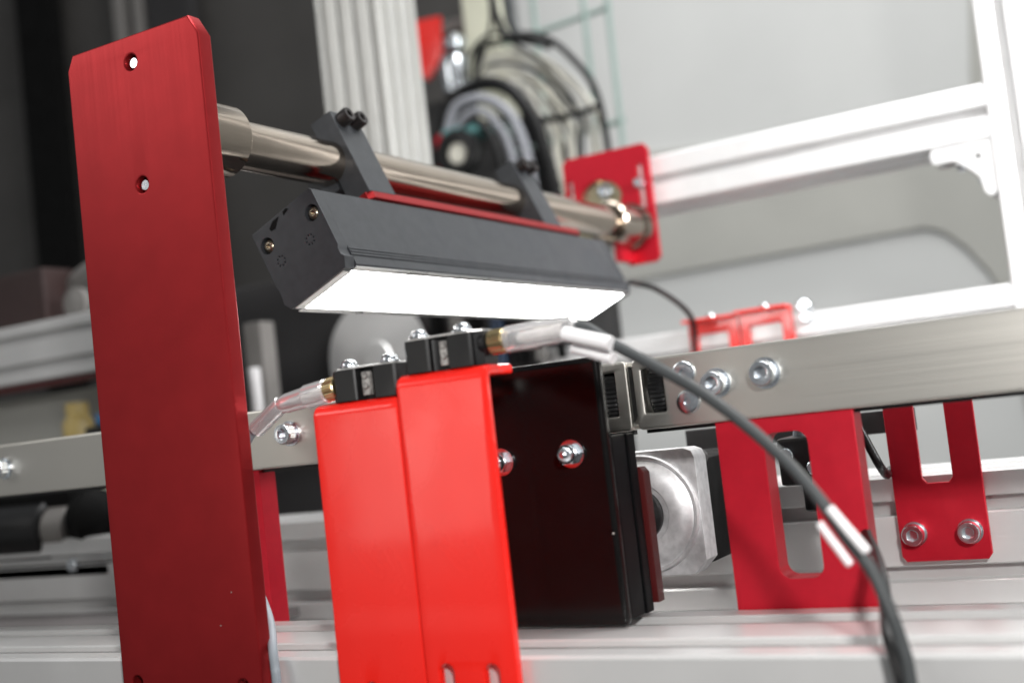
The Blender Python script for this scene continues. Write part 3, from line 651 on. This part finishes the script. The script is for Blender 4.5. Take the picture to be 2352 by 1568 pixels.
single('dark_machine_back', box(-1130, -850, 1800, 1830, 250, 575, 5), 'black_plastic', 'dark box behind the hose arch beside the aluminium column', 'box', (-950, 1815, 300))
single('red_guard', prism([(-1079, 606), (-1090, 705), (-1030, 700), (-1035, 632), (-1066, 596)], 'XZ', 1740, 1750, bev=2), 'red_paint', 'bright red tab beside the aluminium column near the top', 'tab', (-1060, 1745, 600))
single('red_lever', prism(rrect(-1012, -975, 360, 475, 12), 'XZ', 1650, 1665, bev=3), 'red_satin', 'dark red block at the foot of the hose arch', 'block', (-1025, 1655, 370))
t = thing('air_regulator', 'shiny metal regulator bowl between the red tab and the cream post', 'regulator', (-1000, 1700, 560))
part(t, 'bowl', lathe([(0, 8), (4, 22), (40, 26), (62, 24), (66, 10)], (-990, 1705, 545), (0, 0, 1), 24), 'zinc')
part(t, 'knob', lathe([(0, 8), (6, 19), (18, 21), (28, 12), (30, 0)], (-985, 1705, 617), (0, 0, 1), 24), 'zinc')
single('ceiling_bar', box(-1180, -985, 1800, 1830, 690, 712, 2), 'warm_grey', 'grey horizontal bar at the top beside the aluminium column', 'bar', (-1080, 1815, 690))

# ================================================================ dim machinery at the left
for x0, x1, y, z0, m_, lab in ((-2570, -2430, 2150, -300, 'black_matte', 'broad black upright against the dark wall at the far left'),
                            (-2215, -2185, 2150, -300, 'warm_grey', 'thin grey upright against the dark wall, left of the pair above the red plate'),
                            (-2150, -2120, 2150, -300, 'warm_grey', 'thin grey upright against the dark wall, right of the pair above the red plate'),
                            (-2100, -1960, 2150, -300, 'charcoal', 'black upright just right of the red plate top')):
    single('dark_upright', box(x0, x1, y, y+30, z0, 2300, 4), m_, lab, 'upright', ((x0+x1)/2, y, z0))
rail_x('side_rail', 'upper grey aluminium rail left of the tall red plate', 2, 32, 900, 166, -1900, -935, 'alu')
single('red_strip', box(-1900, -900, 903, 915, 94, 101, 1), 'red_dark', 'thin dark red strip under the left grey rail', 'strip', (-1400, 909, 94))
single('panel_board', box(-1900, -900, 980, 990, -60, 93, 1), 'panel_and_shadow', 'grey-green panel behind the beam left of the tall plate', 'panel', (-1400, 985, -60))
single('amber_bottle', lathe([(0, 14), (4, 17), (30, 17), (38, 12), (44, 13), (52, 12)], (-1068, 930, 22), (0, 0, 1), 24), 'amber', 'small amber plastic bottle on the beam left of the tall plate', 'bottle', (-1068, 930, 22))
single('bottle_shelf', box(-1400, -880, 890, 975, 14, 22, 1), 'warm_grey', 'grey shelf under the amber bottle', 'shelf', (-1100, 930, 14))
t = thing('blue_plug', 'small blue and black plug beside the tall plate above the beam', 'plug', (-1010, 900, 36))
part(t, 'plug_body', box(-1020, -985, 895, 925, 22, 44, 3), 'black_plastic'); part(t, 'plug_tip', cyl((-1002, 905, 44), (0, 0, 1), 8, 12, 2), 'blue')
single('diagonal_arm', tube([(-1160, 1010, 208), (-1110, 1005, 228), (-1030, 1000, 245), (-950, 1000, 262)], 15, 14), 'warm_grey', 'grey arm rising diagonally behind the tall plate at the left', 'arm', (-1100, 1005, 208))
single('pink_case', box(-1230, -1140, 960, 1010, 168, 240, 6), 'dim_brown', 'dim reddish case on the grey rail at the left edge', 'case', (-1185, 985, 168))
single('grey_roller', lathe([(0, 14), (3, 18), (12, 18), (14, 8), (16, 0)], (-1095, 975, 190), (0, -1, 0), 24), 'warm_grey', 'small grey roller on the left rail beside the reddish case', 'roller', (-1095, 975, 190))
t = thing('pneumatic_cylinder', 'black cylinder with a grey band hanging under the beam at the far left', 'cylinder', (-930, 780, -60))
part(t, 'cylinder_body', cyl((-1050, 780, -52), (1, 0, 0), 28, 115, 3), 'black_plastic')
part(t, 'grey_band', cyl((-934, 780, -52), (1, 0, 0), 23, 28, 1), 'warm_grey')
part(t, 'rod_boot', lathe([(0, 14), (8, 24), (24, 27), (38, 20), (48, 8), (80, 6)], (-905, 780, -45), (1, 0, 0), 24), 'black_matte')
part(t, 'hanger', join(box(-1060, -905, 770, 800, -32, -15, 2), box(-1100, -850, 760, 800, -96, -84, 2)), 'black_matte')
part(t, 'hanger_bolt', cyl((-890, 758, -84), (0, -1, 0), 6, 6, 1), 'zinc')
single('panel_board', box(-1080, -850, 830, 838, -86, -14, 1), 'cream', 'cream panel behind the black cylinder at the left', 'panel', (-900, 834, -86))
single('base_sheet', box(-1800, -640, 700, 1500, -135, -128, 1), 'dull_sheet', 'broad grey metal sheet lying behind the front rail at the left', 'sheet', (-1200, 1100, -135))
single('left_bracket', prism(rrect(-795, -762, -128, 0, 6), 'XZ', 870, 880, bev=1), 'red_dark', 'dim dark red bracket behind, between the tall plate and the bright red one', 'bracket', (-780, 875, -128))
t = thing('grey_stand', 'grey block with a white rod just right of the tall plate under the lamp', 'stand', (-870, 1050, 20))
part(t, 'stand_body', box(-935, -908, 1060, 1085, 20, 145, 3), 'warm_grey'); part(t, 'white_rod', cyl((-915, 1050, 22), (0, 0, 1), 7, 70, 1), 'sleeve')
single('black_stub', prism([(-352, -88), (-362, -78), (-360, -66), (-345, -60), (-345, -92)], 'XZ', 500, 512, bev=1), 'black_plastic', 'black stub poking out left of the lower red bracket', 'stub', (-355, 506, -90))
for ob in bpy.data.objects:
    for k in ('_org', '_rot'):
        if k in ob: del ob[k]
